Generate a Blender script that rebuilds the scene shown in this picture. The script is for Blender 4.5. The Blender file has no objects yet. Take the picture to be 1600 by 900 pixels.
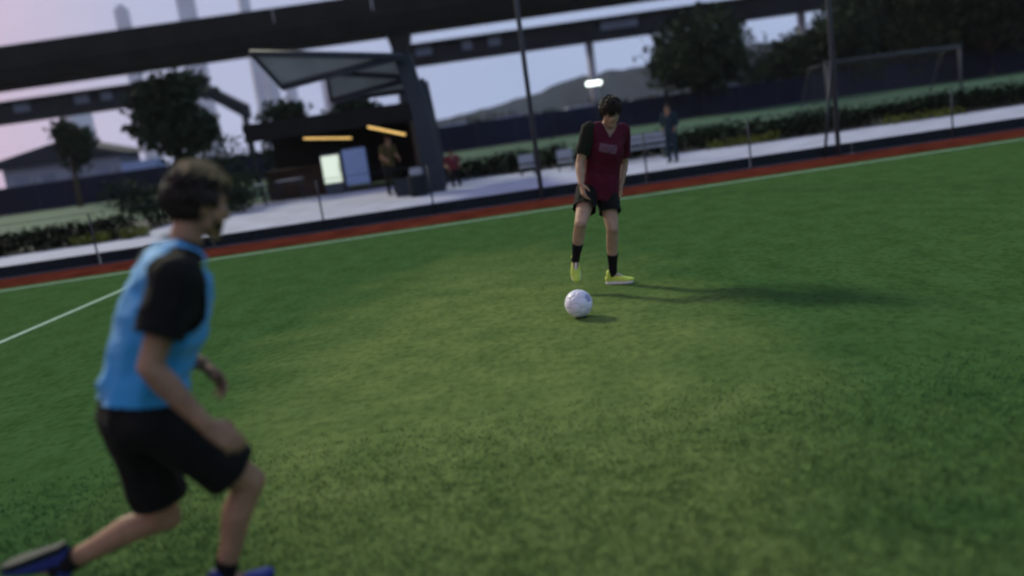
import bpy, bmesh, math, random
import numpy as np
from mathutils import Vector, Matrix, noise
random.seed(7); rng = np.random.default_rng(7)
scene = bpy.context.scene
COL = scene.collection
# ------------------------------------------------------------------ camera, sky, light, exposure
PITCH, ROLL, FPX = math.radians(10.716), math.radians(8.0), 1350.0
cam = bpy.data.cameras.new('camera'); camo = bpy.data.objects.new('camera', cam); COL.objects.link(camo)
fw = Vector((0, math.cos(PITCH), -math.sin(PITCH))); r0 = Vector((1, 0, 0)); u0 = r0.cross(fw)
Rr = r0 * math.cos(ROLL) - u0 * math.sin(ROLL); Uu = u0 * math.cos(ROLL) + r0 * math.sin(ROLL)
camo.matrix_world = Matrix(((Rr.x, Uu.x, -fw.x, 0), (Rr.y, Uu.y, -fw.y, 0), (Rr.z, Uu.z, -fw.z, 1.57), (0, 0, 0, 1)))
cam.sensor_width = 36; cam.lens = 36 * FPX / 1600; cam.clip_end = 20000; cam.clip_start = 0.05
cam.dof.use_dof = True; cam.dof.focus_distance = 6.6; cam.dof.aperture_fstop = 0.6
scene.camera = camo
scene.view_settings.view_transform = 'Standard'; scene.view_settings.look = 'None'
scene.view_settings.exposure = 0.2; scene.view_settings.gamma = 1
scene.cycles.filter_width = 2.2
scene.cycles.max_bounces = 6; scene.cycles.volume_bounces = 0

def N(nt, t, **kw):
    n = nt.nodes.new(t)
    for k, v in kw.items():
        if hasattr(n, k): setattr(n, k, v)
    return n
def ramp(nt, stops, src):
    n = nt.nodes.new('ShaderNodeValToRGB'); e = n.color_ramp.elements
    while len(e) < len(stops): e.new(0.5)
    for i, (p, c) in enumerate(stops): e[i].position = p; e[i].color = (*c, 1)
    nt.links.new(src, n.inputs[0]); return n

SUN_EL, SUN_DIR = math.radians(32), Vector((1.65, -2.0, -1.62)).normalized()
world = bpy.data.worlds.new('World'); scene.world = world; world.use_nodes = True
wt = world.node_tree; wt.nodes.clear(); L = wt.links.new
tc = N(wt, 'ShaderNodeTexCoord'); sep = N(wt, 'ShaderNodeSeparateXYZ'); L(tc.outputs['Generated'], sep.inputs[0])
# dusk overcast: pale lavender, rosier towards the sunset on the left, a little dimmer overhead
az = N(wt, 'ShaderNodeMath', operation='MULTIPLY_ADD'); L(sep.outputs[0], az.inputs[0]); az.inputs[1].default_value = -1.0; az.inputs[2].default_value = 0.3
rose = ramp(wt, [(0.28, (0.235, 0.295, 0.45)), (0.64, (0.275, 0.30, 0.44)), (0.92, (0.47, 0.275, 0.36))], az.outputs[0])
el = N(wt, 'ShaderNodeMath', operation='ABSOLUTE'); L(sep.outputs[2], el.inputs[0])
dim = ramp(wt, [(0.0, (1.05, 1.05, 1.05)), (0.25, (1.0, 1.0, 1.0)), (1.0, (0.8, 0.88, 0.95))], el.outputs[0])
mul = N(wt, 'ShaderNodeMix', data_type='RGBA', blend_type='MULTIPLY'); mul.inputs[0].default_value = 1
L(rose.outputs[0], mul.inputs[6]); L(dim.outputs[0], mul.inputs[7])
cl = N(wt, 'ShaderNodeTexNoise'); cl.inputs['Scale'].default_value = 3.0; cl.inputs['Detail'].default_value = 4
mp = N(wt, 'ShaderNodeMapping'); mp.inputs['Scale'].default_value = (1, 1, 4); L(tc.outputs['Generated'], mp.inputs[0]); L(mp.outputs[0], cl.inputs['Vector'])
clr = ramp(wt, [(0.3, (0.93, 0.93, 0.95)), (0.7, (1.06, 1.05, 1.04))], cl.outputs[0])
mul2 = N(wt, 'ShaderNodeMix', data_type='RGBA', blend_type='MULTIPLY'); mul2.inputs[0].default_value = 1
L(mul.outputs[2], mul2.inputs[6]); L(clr.outputs[0], mul2.inputs[7])
sky = N(wt, 'ShaderNodeTexSky'); sky.sky_type = 'NISHITA'; sky.sun_disc = False
sky.sun_elevation = SUN_EL; sky.sun_rotation = math.atan2(-SUN_DIR.x, -SUN_DIR.y); sky.dust_density = 4
b1 = N(wt, 'ShaderNodeBackground'); b1.inputs[1].default_value = 1.3; L(mul2.outputs[2], b1.inputs[0])
b2 = N(wt, 'ShaderNodeBackground'); b2.inputs[1].default_value = 0.002; L(sky.outputs[0], b2.inputs[0])
add = N(wt, 'ShaderNodeAddShader'); L(b1.outputs[0], add.inputs[0]); L(b2.outputs[0], add.inputs[1])
wo = N(wt, 'ShaderNodeOutputWorld'); L(add.outputs[0], wo.inputs[0])
sl = bpy.data.lights.new('sun', 'SUN'); sl.energy = 2.7; sl.angle = math.radians(6); sl.color = (1.0, 0.98, 0.74)
so = bpy.data.objects.new('sun', sl); COL.objects.link(so); so.location = (-20, 25, 30); so.rotation_euler = SUN_DIR.to_track_quat('-Z', 'Y').to_euler()

# ------------------------------------------------------------------ materials
def mat(name, c, rough=0.8, var=0.15, scale=6.0, bump=0.0, bscale=60.0, emit=None, metal=0.0, c2=None, sheen=0.0, spec=0.15):
    m = bpy.data.materials.new(name); m.use_nodes = True; nt = m.node_tree; p = nt.nodes['Principled BSDF']
    t = N(nt, 'ShaderNodeTexCoord'); nz = N(nt, 'ShaderNodeTexNoise'); nz.inputs['Scale'].default_value = scale; nz.inputs['Detail'].default_value = 5
    nt.links.new(t.outputs['Object'], nz.inputs['Vector'])
    a = tuple(max(0, x * (1 - var)) for x in c); b = c2 or tuple(x * (1 + var) for x in c)
    r = ramp(nt, [(0.32, a), (0.68, b)], nz.outputs[0]); nt.links.new(r.outputs[0], p.inputs['Base Color'])
    p.inputs['Roughness'].default_value = rough; p.inputs['Metallic'].default_value = metal
    p.inputs['Specular IOR Level'].default_value = spec
    if sheen: p.inputs['Sheen Weight'].default_value = sheen
    if bump:
        n2 = N(nt, 'ShaderNodeTexNoise'); n2.inputs['Scale'].default_value = bscale; n2.inputs['Detail'].default_value = 4
        nt.links.new(t.outputs['Object'], n2.inputs['Vector'])
        bp = N(nt, 'ShaderNodeBump'); bp.inputs['Strength'].default_value = bump; bp.inputs['Distance'].default_value = 0.02
        nt.links.new(n2.outputs[0], bp.inputs['Height']); nt.links.new(bp.outputs[0], p.inputs['Normal'])
    if emit: p.inputs['Emission Color'].default_value = (*emit[0], 1); p.inputs['Emission Strength'].default_value = emit[1]
    return m

def turf_mat(name, blade):
    """artificial turf: green with a lighter olive patch through the middle; fine mottling"""
    m = bpy.data.materials.new(name); m.use_nodes = True; nt = m.node_tree; p = nt.nodes['Principled BSDF']; lk = nt.links.new
    g = N(nt, 'ShaderNodeNewGeometry')
    def noise_(scale, detail, sx=1, sy=1):
        mpg = N(nt, 'ShaderNodeMapping'); mpg.inputs['Scale'].default_value = (sx, sy, 0.15 if blade else 1); lk(g.outputs['Position'], mpg.inputs[0])
        nz = N(nt, 'ShaderNodeTexNoise'); nz.inputs['Scale'].default_value = scale; nz.inputs['Detail'].default_value = detail; lk(mpg.outputs[0], nz.inputs['Vector']); return nz.outputs[0]
    def math_(op, a, b, c=None):
        n = N(nt, 'ShaderNodeMath', operation=op)
        for i, v in enumerate((a, b, c)):
            if v is None: continue
            if isinstance(v, (int, float)): n.inputs[i].default_value = v
            else: lk(v, n.inputs[i])
        return n.outputs[0]
    sp = N(nt, 'ShaderNodeSeparateXYZ'); lk(g.outputs['Position'], sp.inputs[0])
    # lighter olive area: an ellipse some 4 m wide round the play, rugged outline
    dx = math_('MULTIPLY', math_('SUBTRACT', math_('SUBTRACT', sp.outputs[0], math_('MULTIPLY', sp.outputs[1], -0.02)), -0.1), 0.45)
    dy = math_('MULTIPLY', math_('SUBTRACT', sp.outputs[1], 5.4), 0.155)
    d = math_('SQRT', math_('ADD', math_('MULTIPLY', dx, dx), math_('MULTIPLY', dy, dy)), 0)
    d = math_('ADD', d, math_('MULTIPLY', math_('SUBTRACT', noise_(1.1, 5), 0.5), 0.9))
    olive_mask = ramp(nt, [(0.45, (1, 1, 1)), (1.05, (0, 0, 0))], d)
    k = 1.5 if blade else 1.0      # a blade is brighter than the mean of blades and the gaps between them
    green_tone = ramp(nt, [(0.3, (0.036 * k, 0.084 * k, 0.025 * k)), (0.7, (0.053 * k, 0.114 * k, 0.036 * k))], noise_(2.2, 6, 1.6, 1))
    olive_tone = ramp(nt, [(0.3, (0.084 * k, 0.134 * k, 0.040 * k)), (0.7, (0.128 * k, 0.182 * k, 0.058 * k))], noise_(3.0, 6))
    mx = N(nt, 'ShaderNodeMix', data_type='RGBA'); lk(olive_mask.outputs[0], mx.inputs[0]); lk(green_tone.outputs[0], mx.inputs[6]); lk(olive_tone.outputs[0], mx.inputs[7])
    mott = ramp(nt, [(0.33, (0.72, 0.74, 0.7)), (0.5, (1, 1, 1)), (0.72, (1.2, 1.17, 1.14))], noise_(16, 5, 1, 0.7))
    m2 = N(nt, 'ShaderNodeMix', data_type='RGBA', blend_type='MULTIPLY'); m2.inputs[0].default_value = 0.85; lk(mx.outputs[2], m2.inputs[6]); lk(mott.outputs[0], m2.inputs[7])
    fine = ramp(nt, [(0.3, (0.82, 0.83, 0.8)), (0.7, (1.16, 1.14, 1.12))], noise_(140, 2))
    m3 = N(nt, 'ShaderNodeMix', data_type='RGBA', blend_type='MULTIPLY'); m3.inputs[0].default_value = 0.8; lk(m2.outputs[2], m3.inputs[6]); lk(fine.outputs[0], m3.inputs[7])
    lk(m3.outputs[2], p.inputs['Base Color']); p.inputs['Roughness'].default_value = 1.0; p.inputs['Specular IOR Level'].default_value = 0.0
    if not blade:
        bp = N(nt, 'ShaderNodeBump'); bp.inputs['Strength'].default_value = 0.45; bp.inputs['Distance'].default_value = 0.03
        lk(math_('ADD', math_('MULTIPLY', noise_(70, 3), .6), noise_(18, 4)), bp.inputs['Height']); lk(bp.outputs[0], p.inputs['Normal'])
    return m

M = dict(
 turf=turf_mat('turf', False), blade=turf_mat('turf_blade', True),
 ground=mat('bare_ground', (0.05, 0.055, 0.045), 0.95, 0.3, 0.5), red=mat('red_track', (0.085, 0.021, 0.013), 1.0, 0.35, 2.2, 0.3, 200, spec=0.0),
 paving=mat('pale_paving', (0.35, 0.375, 0.455), 0.85, 0.16, 1.3, 0.1, 30), line=mat('line_paint', (0.27, 0.43, 0.31), 0.9, 0.18, 14, 0.4, 150),
 pitch2=mat('far_turf', (0.040, 0.090, 0.050), 0.9, 0.15, 0.4), rubber=mat('black_rubber', (0.010, 0.017, 0.020), 0.7, 0.2),
 steel=mat('dark_steel', (0.035, 0.045, 0.055), 0.55, 0.15, 3, metal=0.3), grey=mat('grey_paint', (0.07, 0.082, 0.095), 0.6, 0.1),
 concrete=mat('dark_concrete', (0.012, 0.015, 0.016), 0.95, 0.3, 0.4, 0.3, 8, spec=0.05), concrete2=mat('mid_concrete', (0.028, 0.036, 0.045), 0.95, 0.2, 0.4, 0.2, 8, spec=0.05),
 pale=mat('pale_render', (0.30, 0.33, 0.38), 0.9, 0.08, 0.05), glass=mat('dull_glass', (0.22, 0.26, 0.33), 0.15, 0.15, 0.3),
 white=mat('white_plastic', (0.30, 0.33, 0.36), 0.5, 0.04), goalw=mat('worn_white_paint', (0.06, 0.07, 0.078), 0.6, 0.2, 5), fabric=mat('canopy_fabric', (0.22, 0.25, 0.245), 0.85, 0.1, 1.5, 0.1, 12),
 navy=mat('navy_screen', (0.007, 0.012, 0.032), 0.8, 0.35, 0.25), drain=mat('navy_drain', (0.03, 0.05, 0.11), 0.6, 0.2),
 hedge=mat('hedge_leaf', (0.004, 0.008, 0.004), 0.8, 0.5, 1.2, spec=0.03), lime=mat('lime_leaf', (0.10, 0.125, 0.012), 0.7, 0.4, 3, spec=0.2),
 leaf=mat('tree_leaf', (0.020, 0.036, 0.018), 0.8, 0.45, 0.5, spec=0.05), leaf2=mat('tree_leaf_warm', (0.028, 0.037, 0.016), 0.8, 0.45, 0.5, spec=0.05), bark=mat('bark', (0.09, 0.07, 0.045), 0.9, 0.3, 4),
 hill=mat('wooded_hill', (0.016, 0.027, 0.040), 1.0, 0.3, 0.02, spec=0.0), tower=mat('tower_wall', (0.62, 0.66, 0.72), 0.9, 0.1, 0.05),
 wood=mat('kiosk_wood', (0.05, 0.032, 0.02), 0.8, 0.3, 2), dark=mat('dark_panel', (0.012, 0.013, 0.012), 0.8, 0.2), blue=mat('pale_blue_panel', (0.30, 0.42, 0.62), 0.6, 0.06),
 warm=mat('warm_strip', (0.8, 0.6, 0.3), 0.5, 0.02, emit=((1.0, 0.62, 0.16), 1.1)), lit=mat('lit_panel', (0.7, 0.75, 0.65), 0.5, 0.02, emit=((0.80, 0.93, 0.70), 0.62)), lamp=mat('lamp_lens', (0.9, 0.95, 0.9), 0.4, 0.02, emit=((0.88, 1.0, 0.93), 3.0)),
 skin=mat('skin', (0.28, 0.168, 0.10), 0.6, 0.22, 11, 0.12, 260), skin2=mat('skin_fair', (0.36, 0.24, 0.155), 0.6, 0.22, 11, 0.12, 260),
 bib=mat('blue_bib', (0.030, 0.285, 0.58), 0.75, 0.06, 10, 0.15, 400, sheen=0.2, spec=0.3), black=mat('black_cloth', (0.0075, 0.0080, 0.0072), 0.9, 0.2, 12, 0.2, 300, spec=0.2),
 maroon=mat('maroon_cloth', (0.075, 0.006, 0.017), 0.85, 0.12, 10, 0.15, 300, spec=0.2), sleeve=mat('black_sleeve', (0.010, 0.014, 0.008), 0.9, 0.2, 12, spec=0.2),
 print=mat('grey_print', (0.18, 0.10, 0.13), 0.8, 0.1), hair=mat('dark_hair', (0.020, 0.014, 0.009), 0.6, 0.3, 30, spec=0.3), blond=mat('blond_hair', (0.36, 0.275, 0.15), 0.55, 0.3, 40), hairb=mat('brown_hair', (0.018, 0.013, 0.007), 0.6, 0.3, 30, spec=0.3),
 sock=mat('black_sock', (0.010, 0.010, 0.010), 0.95, 0.2), lime_boot=mat('lime_boot', (0.52, 0.66, 0.10), 0.5, 0.1, 8), sole=mat('white_sole', (0.66, 0.70, 0.60), 0.5, 0.05), navyboot=mat('navy_boot', (0.022, 0.036, 0.16), 0.5, 0.15, 8),
 eyew=mat('eye_white', (0.6, 0.58, 0.55), 0.3, 0.02), iris=mat('iris', (0.02, 0.012, 0.008), 0.2, 0.05), lip=mat('lip', (0.28, 0.11, 0.09), 0.5, 0.05),
 ball=mat('ball_white', (0.72, 0.74, 0.80), 0.4, 0.03), ballg=mat('ball_grey', (0.30, 0.34, 0.48), 0.4, 0.05),
 khaki=mat('khaki_cloth', (0.075, 0.06, 0.022), 0.9, 0.15), teal=mat('teal_cloth', (0.014, 0.030, 0.040), 0.9, 0.15), redc=mat('red_cloth', (0.17, 0.03, 0.04), 0.9, 0.15), rust=mat('rusty_hair', (0.07, 0.03, 0.016), 0.7, 0.2),
 carw=mat('pale_car_paint', (0.42, 0.46, 0.50), 0.3, 0.03), carg=mat('grey_car_paint', (0.16, 0.16, 0.19), 0.3, 0.05), carl=mat('lilac_car_paint', (0.26, 0.27, 0.36), 0.3, 0.05), tyre=mat('tyre', (0.012, 0.012, 0.012), 0.9, 0.1), roofd=mat('dark_roof', (0.03, 0.035, 0.045), 0.8, 0.2),
)
# ------------------------------------------------------------------ mesh helpers
class MB:
    def __init__(s): s.v = []; s.f = []
    def add(s, vs, fs):
        o = len(s.v); s.v += [tuple(p) for p in vs]; s.f += [tuple(i + o for i in q) for q in fs]; return s
    def box(s, c, size, rot=None):
        h = [x / 2 for x in size]; R = rot or Matrix.Identity(3); c = Vector(c)
        vs = [c + R @ Vector((sx * h[0], sy * h[1], sz * h[2])) for sx in (-1, 1) for sy in (-1, 1) for sz in (-1, 1)]
        return s.add(vs, [(0, 1, 3, 2), (4, 6, 7, 5), (0, 4, 5, 1), (2, 3, 7, 6), (0, 2, 6, 4), (1, 5, 7, 3)])
    def tube(s, pts, rad, n=10):
        pts = [Vector(p) for p in pts]; rad = rad if isinstance(rad, (list, tuple)) else [rad] * len(pts); vs = []; fs = []
        for i, p in enumerate(pts):
            d = (pts[min(i + 1, len(pts) - 1)] - pts[max(i - 1, 0)]).normalized()
            a = d.orthogonal().normalized() if i == 0 else (a - d * a.dot(d)).normalized()
            b = d.cross(a)
            vs += [p + (a * math.cos(2 * math.pi * k / n) + b * math.sin(2 * math.pi * k / n)) * rad[i] for k in range(n)]
        for i in range(len(pts) - 1):
            for k in range(n): fs.append((i * n + k, i * n + (k + 1) % n, (i + 1) * n + (k + 1) % n, (i + 1) * n + k))
        fs += [tuple(range(n))[::-1], tuple((len(pts) - 1) * n + k for k in range(n))]
        return s.add(vs, fs)
    def prism(s, poly, d):      # polygon of 3-D points pushed along d
        n = len(poly); d = Vector(d); P = [Vector(p) for p in poly]
        return s.add(P + [p + d for p in P], [tuple(range(n))[::-1], tuple(range(n, 2 * n))] + [(i, (i + 1) % n, n + (i + 1) % n, n + i) for i in range(n)])
    def build(s, name, m, parent=None, smooth=False, bevel=0.0):
        me = bpy.data.meshes.new(name); me.from_pydata(s.v, [], s.f); me.update()
        bm = bmesh.new(); bm.from_mesh(me); bmesh.ops.recalc_face_normals(bm, faces=bm.faces)
        if bevel: bmesh.ops.bevel(bm, geom=bm.edges, offset=bevel, segments=2, affect='EDGES', clamp_overlap=True)
        bm.to_mesh(me); bm.free()
        return link(name, me, m, parent, smooth)
def link(name, me, m, parent=None, smooth=False):
    me.materials.clear(); me.materials.append(m)
    if smooth: me.polygons.foreach_set('use_smooth', [True] * len(me.polygons))
    o = bpy.data.objects.new(name, me); COL.objects.link(o)
    if parent is not None:
        o.parent = parent; o.matrix_parent_inverse = Matrix.Identity(4)
    return o
def thing(name, label, cat, loc=(0, 0, 0), rz=0, group=None):
    o = bpy.data.objects.new(name, None); COL.objects.link(o); o.location = loc; o.rotation_euler = (0, 0, rz)
    o.empty_display_size = 0.2
    return tag(o, label, cat, group)
def tag(o, label, cat, group=None):
    o['label'] = label; o['category'] = cat
    if group: o['group'] = group
    return o
def struct(o): o['kind'] = 'structure'; return o
def dup(root, loc, rz, label, cat=None, group=None):
    r = root.copy(); COL.objects.link(r); r.location = loc; r.rotation_euler = (0, 0, rz); r['label'] = label
    if group: r['group'] = group
    for ch in list(root.children):
        c = ch.copy(); COL.objects.link(c); c.parent = r
        for g in list(ch.children):
            d = g.copy(); COL.objects.link(d); d.parent = c
    return r
PHI = math.atan2(0.0755, 0.99714); TE = Vector((0.99714, 0.0755, 0)); TN = Vector((-0.0755, 0.99714, 0)); TA = Vector((0, 15.0, 0))
def tf(s, n, z=0): p = TA + TE * s + TN * n; return Vector((p.x, p.y, z))     # s along the touchline, n beyond it
RT = Matrix.Rotation(PHI, 3, 'Z')
def sheet(name, pts, m, z):
    return struct(MB().add([Vector((p[0], p[1], z)) for p in pts], [tuple(range(len(pts)))]).build(name, m))
# ------------------------------------------------------------------ ground and markings
sheet('ground', [(-1280, -980), (1280, -980), (1280, 1580), (-1280, 1580)], M['ground'], -0.012)
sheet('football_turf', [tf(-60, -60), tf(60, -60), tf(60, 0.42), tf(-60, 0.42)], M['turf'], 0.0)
sheet('run_off_strip', [tf(-60, 0.42), tf(60, 0.42), tf(60, 2.20), tf(-60, 2.20)], M['red'], 0.004)
sheet('paved_path', [tf(-60, 2.21), tf(60, 2.21), tf(60, 9.8), tf(9, 9.8), tf(1.5, 12.2), tf(-2.0, 15.0), tf(-9.3, 17.5), tf(-9.0, 8.2), tf(-60, 8.2)], M['paving'], 0.004)
sheet('second_pitch', [tf(-90, 17.8), tf(90, 17.8), tf(90, 52), tf(-90, 52)], M['pitch2'], 0.0)
sheet('touchline', [tf(-60, -0.055), tf(60, -0.055), tf(60, 0.055), tf(-60, 0.055)], M['line'], 0.008)
sheet('halfway_line', [(-5.67, 8.3), (-5.58, 8.3), (-5.43, 14.50), (-5.53, 14.50)], M['line'], 0.007)
sheet('drain_channel', [tf(8.5, 4.45), tf(24, 4.3), tf(24, 4.75), tf(8.5, 4.75)], M['drain'], 0.010)
# rolling bank and hill far behind
def hill(name, prof, y, depth, m):
    vs = []; fs = []; n = len(prof)
    for i, (x, z) in enumerate(prof):
        zz = z + random.uniform(-1, 1) * z * 0.05
        vs += [(x, y - depth, -1), (x * 1.01, y - depth * 0.4, zz * 0.62 + random.uniform(-1, 1)), (x, y, zz), (x, y + depth, -1)]
    for i in range(n - 1):
        for k in range(3): fs.append((4 * i + k, 4 * i + 4 + k, 4 * i + 5 + k, 4 * i + 1 + k))
    struct(MB().add(vs, fs).build(name, m, smooth=False))
pf = [(-300, 4), (-140, 9), (-47, 15), (20, 22), (94, 37), (150, 41), (259, 45), (400, 52), (560, 40), (700, 20)]
prof = []
for (xa, za), (xb, zb) in zip(pf[:-1], pf[1:]):
    for k in range(8): prof.append((xa + (xb - xa) * k / 8, za + (zb - za) * k / 8))
hill('hill', prof, 900, 160, M['hill'])

# ------------------------------------------------------------------ turf blades round the camera
def grass():
    n = 150000; y = 1.7 + 3.0 * (1 - np.sqrt(rng.uniform(0, 1, n))) ; hw = 0.64 * y + 0.5
    P = np.stack([rng.uniform(-1, 1, n) * hw - 0.02 * y, y], 1)
    clump = np.sin(P[:, 0] * 31 + 2 * np.sin(P[:, 1] * 17)) * np.sin(P[:, 1] * 37 + 2 * np.sin(P[:, 0] * 13)); P = P[rng.uniform(-1.6, 1, n) < clump * 1.0 + .3]
    n = len(P); ang = rng.uniform(0, 2 * np.pi, n); h = rng.uniform(0.005, 0.014, n) * (1 + 0.12 * np.sin(P[:, 0] * 9 + 3 * np.sin(P[:, 1] * 5)))
    w = rng.uniform(0.0018, 0.0032, n) * (0.6 + P[:, 1] / 5)
    lean = rng.normal(0, 0.6, (n, 2)) * h[:, None] + np.stack([0.35 * h, 0.1 * h], 1)
    dx, dy = np.cos(ang) * w, np.sin(ang) * w
    V = np.zeros((n, 4, 3), np.float32)
    V[:, 0] = np.stack([P[:, 0] - dx, P[:, 1] - dy, np.zeros(n)], 1); V[:, 1] = np.stack([P[:, 0] + dx, P[:, 1] + dy, np.zeros(n)], 1)
    V[:, 2] = np.stack([P[:, 0] + lean[:, 0] + dx * .5, P[:, 1] + lean[:, 1] + dy * .5, h], 1); V[:, 3] = np.stack([P[:, 0] + lean[:, 0] - dx * .5, P[:, 1] + lean[:, 1] - dy * .5, h * 0.97], 1)
    me = bpy.data.meshes.new('turf_blades'); me.vertices.add(4 * n); me.vertices.foreach_set('co', V.ravel())
    me.loops.add(4 * n); me.loops.foreach_set('vertex_index', np.arange(4 * n, dtype=np.int32))
    me.polygons.add(n); me.polygons.foreach_set('loop_start', np.arange(0, 4 * n, 4, dtype=np.int32)); me.polygons.foreach_set('loop_total', np.full(n, 4, np.int32))
    me.update(); me.validate()
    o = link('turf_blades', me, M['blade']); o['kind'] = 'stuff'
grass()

# ------------------------------------------------------------------ foliage
def leaf_cloud(centres, radii, n, size, flat=1.0):
    """many small leaf faces spread through a few lumpy clumps"""
    V = []; F = []
    tot = sum(r[0] * r[1] * r[2] for r in radii)
    for c, r in zip(centres, radii):
        k = max(8, int(n * r[0] * r[1] * r[2] / tot))
        d = rng.normal(size=(k, 3)); d /= np.linalg.norm(d, axis=1)[:, None]
        rad = rng.uniform(0.35, 1.0, k) ** 0.5 * (1 + 0.22 * rng.normal(size=k))
        P = np.array(c) + d * rad[:, None] * np.array(r)
        A = rng.normal(size=(k, 3)); A /= np.linalg.norm(A, axis=1)[:, None]; B = np.cross(A, rng.normal(size=(k, 3))); B /= np.linalg.norm(B, axis=1)[:, None] + 1e-9
        s = size * rng.uniform(0.6, 1.5, k)[:, None]
        q = np.stack([P - A * s, P - B * s * .55, P + A * s, P + B * s * .55], 1)
        o = len(V); V += [tuple(x) for x in q.reshape(-1, 3)]; F += [(o + 4 * i, o + 4 * i + 1, o + 4 * i + 2, o + 4 * i + 3) for i in range(k)]
    m = MB(); m.v = V; m.f = F; return m
def plain(m, name, mt, parent=None):
    me = bpy.data.meshes.new(name); me.from_pydata(m.v, [], m.f); me.update(); return link(name, me, mt, parent)
def tree(x, y, h, w, label, mt='leaf', n=2600, base=0.3, group=None, name='tree', lean=0.0):
    t = thing(name, label, 'tree', (x, y, 0), 0, group)
    tr = MB(); top = Vector((lean * h * .6, 0, h * 0.72)); tr.tube([(0, 0, -0.1), (lean * .5, 0.03 * h, h * base), top], [0.035 * h, 0.024 * h, 0.008 * h], 9)
    cs = []; rs = []
    for k in range(9):
        a = k * 2.4 + random.random(); z = h * random.uniform(base + 0.12, 0.86); rr = w * 0.5 * random.uniform(0.25, 0.75) * (1.1 - 0.5 * (z / h))
        c = Vector((lean * z + math.cos(a) * rr, math.sin(a) * rr, z)); cs.append(c)
        q = w * random.uniform(0.20, 0.32); rs.append((q, q, q * random.uniform(0.6, 0.9)))
        st = Vector((lean * z * .5, 0, h * random.uniform(base * .8, base + 0.15))); tr.tube([st, (st + c) / 2 + Vector((0, 0, 0.02 * h)), c], [0.014 * h, 0.009 * h, 0.004 * h], 6)
    cs.append(Vector((lean * h * .7, 0, h * 0.62))); rs.append((w * .34, w * .34, h * 0.24))
    tr.build('trunk', M['bark'], t, smooth=True)
    plain(leaf_cloud(cs, rs, n, 0.035 * h * 0.75 + 0.05), 'crown', M[mt], t)
    return t
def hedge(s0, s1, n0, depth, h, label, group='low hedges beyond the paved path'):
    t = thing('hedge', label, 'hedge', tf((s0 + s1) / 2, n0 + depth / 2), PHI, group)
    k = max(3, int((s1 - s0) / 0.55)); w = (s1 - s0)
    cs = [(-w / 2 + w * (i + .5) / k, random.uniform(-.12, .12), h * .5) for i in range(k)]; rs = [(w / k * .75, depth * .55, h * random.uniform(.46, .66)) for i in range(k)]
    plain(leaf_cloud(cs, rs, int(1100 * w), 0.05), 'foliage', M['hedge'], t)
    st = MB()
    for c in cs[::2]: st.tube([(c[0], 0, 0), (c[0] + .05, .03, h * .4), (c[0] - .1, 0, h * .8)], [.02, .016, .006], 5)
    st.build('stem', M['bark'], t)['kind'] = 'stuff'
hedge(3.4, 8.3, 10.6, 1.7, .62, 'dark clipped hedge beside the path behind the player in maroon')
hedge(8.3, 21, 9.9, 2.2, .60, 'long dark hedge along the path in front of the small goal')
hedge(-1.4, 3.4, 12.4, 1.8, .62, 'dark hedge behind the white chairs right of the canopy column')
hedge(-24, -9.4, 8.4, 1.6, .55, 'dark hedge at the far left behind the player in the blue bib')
def flowers(s, n, w, label):
    t = thing('shrub', label, 'shrub', tf(s, n), PHI, 'yellow green shrubs edging the path')
    k = 6; cs = [(-w / 2 + w * (i + .5) / k, 0, .13) for i in range(k)]
    plain(leaf_cloud(cs, [(w / k * .8, .22, .15)] * k, 420, 0.04), 'foliage', M['lime'], t)
    MB().tube([(-w * .4, 0, .03), (0, 0.03, .06), (w * .4, 0, .03)], .015, 5).build('stem', M['bark'], t)['kind'] = 'stuff'
flowers(8.1, 9.9, 2.0, 'yellow green shrub at the foot of the hedge left of the goal')
flowers(13.4, 9.5, 2.4, 'yellow green shrub at the hedge foot on the far right')
flowers(-10.0, 8.25, 0.9, 'yellow green shrub low at the path edge on the far left')
flowers(-8.9, 8.2, 0.7, 'yellow green shrub right behind the blue bib player\'s neck')

# trees: left of and behind the kiosk, then the mass on the right
tree(-15.9, 45, 6.5, 4.6, 'dark bushy tree standing in front of the left footbridge', n=3200, base=.22)
tree(-10.4, 46, 4.5, 3.6, 'low round tree behind the kiosk roof, left of the canopy', n=1500, base=.2)
tree(-6.6, 44, 5.2, 2.8, 'small tree under the canopy between the kiosk and the column', n=1500, base=.2)
tree(-28.5, 60, 6.3, 3.0, 'dark leaning tree with a drooping crown before the pale house', n=1300, base=.45, lean=.10)
G = 'trees beyond the second pitch'
tree(16.9, 70, 8.4, 9.4, 'big spreading tree with a pale trunk right of the floodlight', n=7500, base=.30, group=G)
R_ = [(24.8, 73, 5.4, 5.2, 'lower round tree just right of the bright gap in the trees', 'leaf'),
      (29.6, 72, 7.4, 8.4, 'tall dark tree behind the left post of the small goal', 'leaf'),
      (35.0, 74, 8.8, 9.6, 'tall dark tree behind the crossbar of the small goal', 'leaf2'),
      (40.8, 71, 9.8, 10, 'tall dark tree behind the right post of the small goal', 'leaf'),
      (46.5, 74, 11, 10, 'tallest dark tree at the right edge of the photograph', 'leaf2'),
      (53, 72, 11, 10, 'dark tree cut off by the right edge of the photograph', 'leaf')]
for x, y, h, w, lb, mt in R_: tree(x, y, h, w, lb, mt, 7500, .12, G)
# distant wood that reads as one dark mass under the trees on the right, and a tree line left of it
def wood(name, x0, x1, y, h, n):
    cs = []; rs = []
    k = int((x1 - x0) / 2.2)
    for i in range(k): cs.append((x0 + (x1 - x0) * i / k, y + random.uniform(-2, 2), h * random.uniform(.3, .5))); rs.append((2.2, 2.0, h * random.uniform(.45, .65)))
    o = plain(leaf_cloud(cs, rs, n, .22), name, M['leaf']); o['kind'] = 'stuff'
wood('undergrowth', 24, 66, 80, 6.2, 22000)
wood('far_shrubs', -40, 16, 92, 2.6, 7000)

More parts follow.
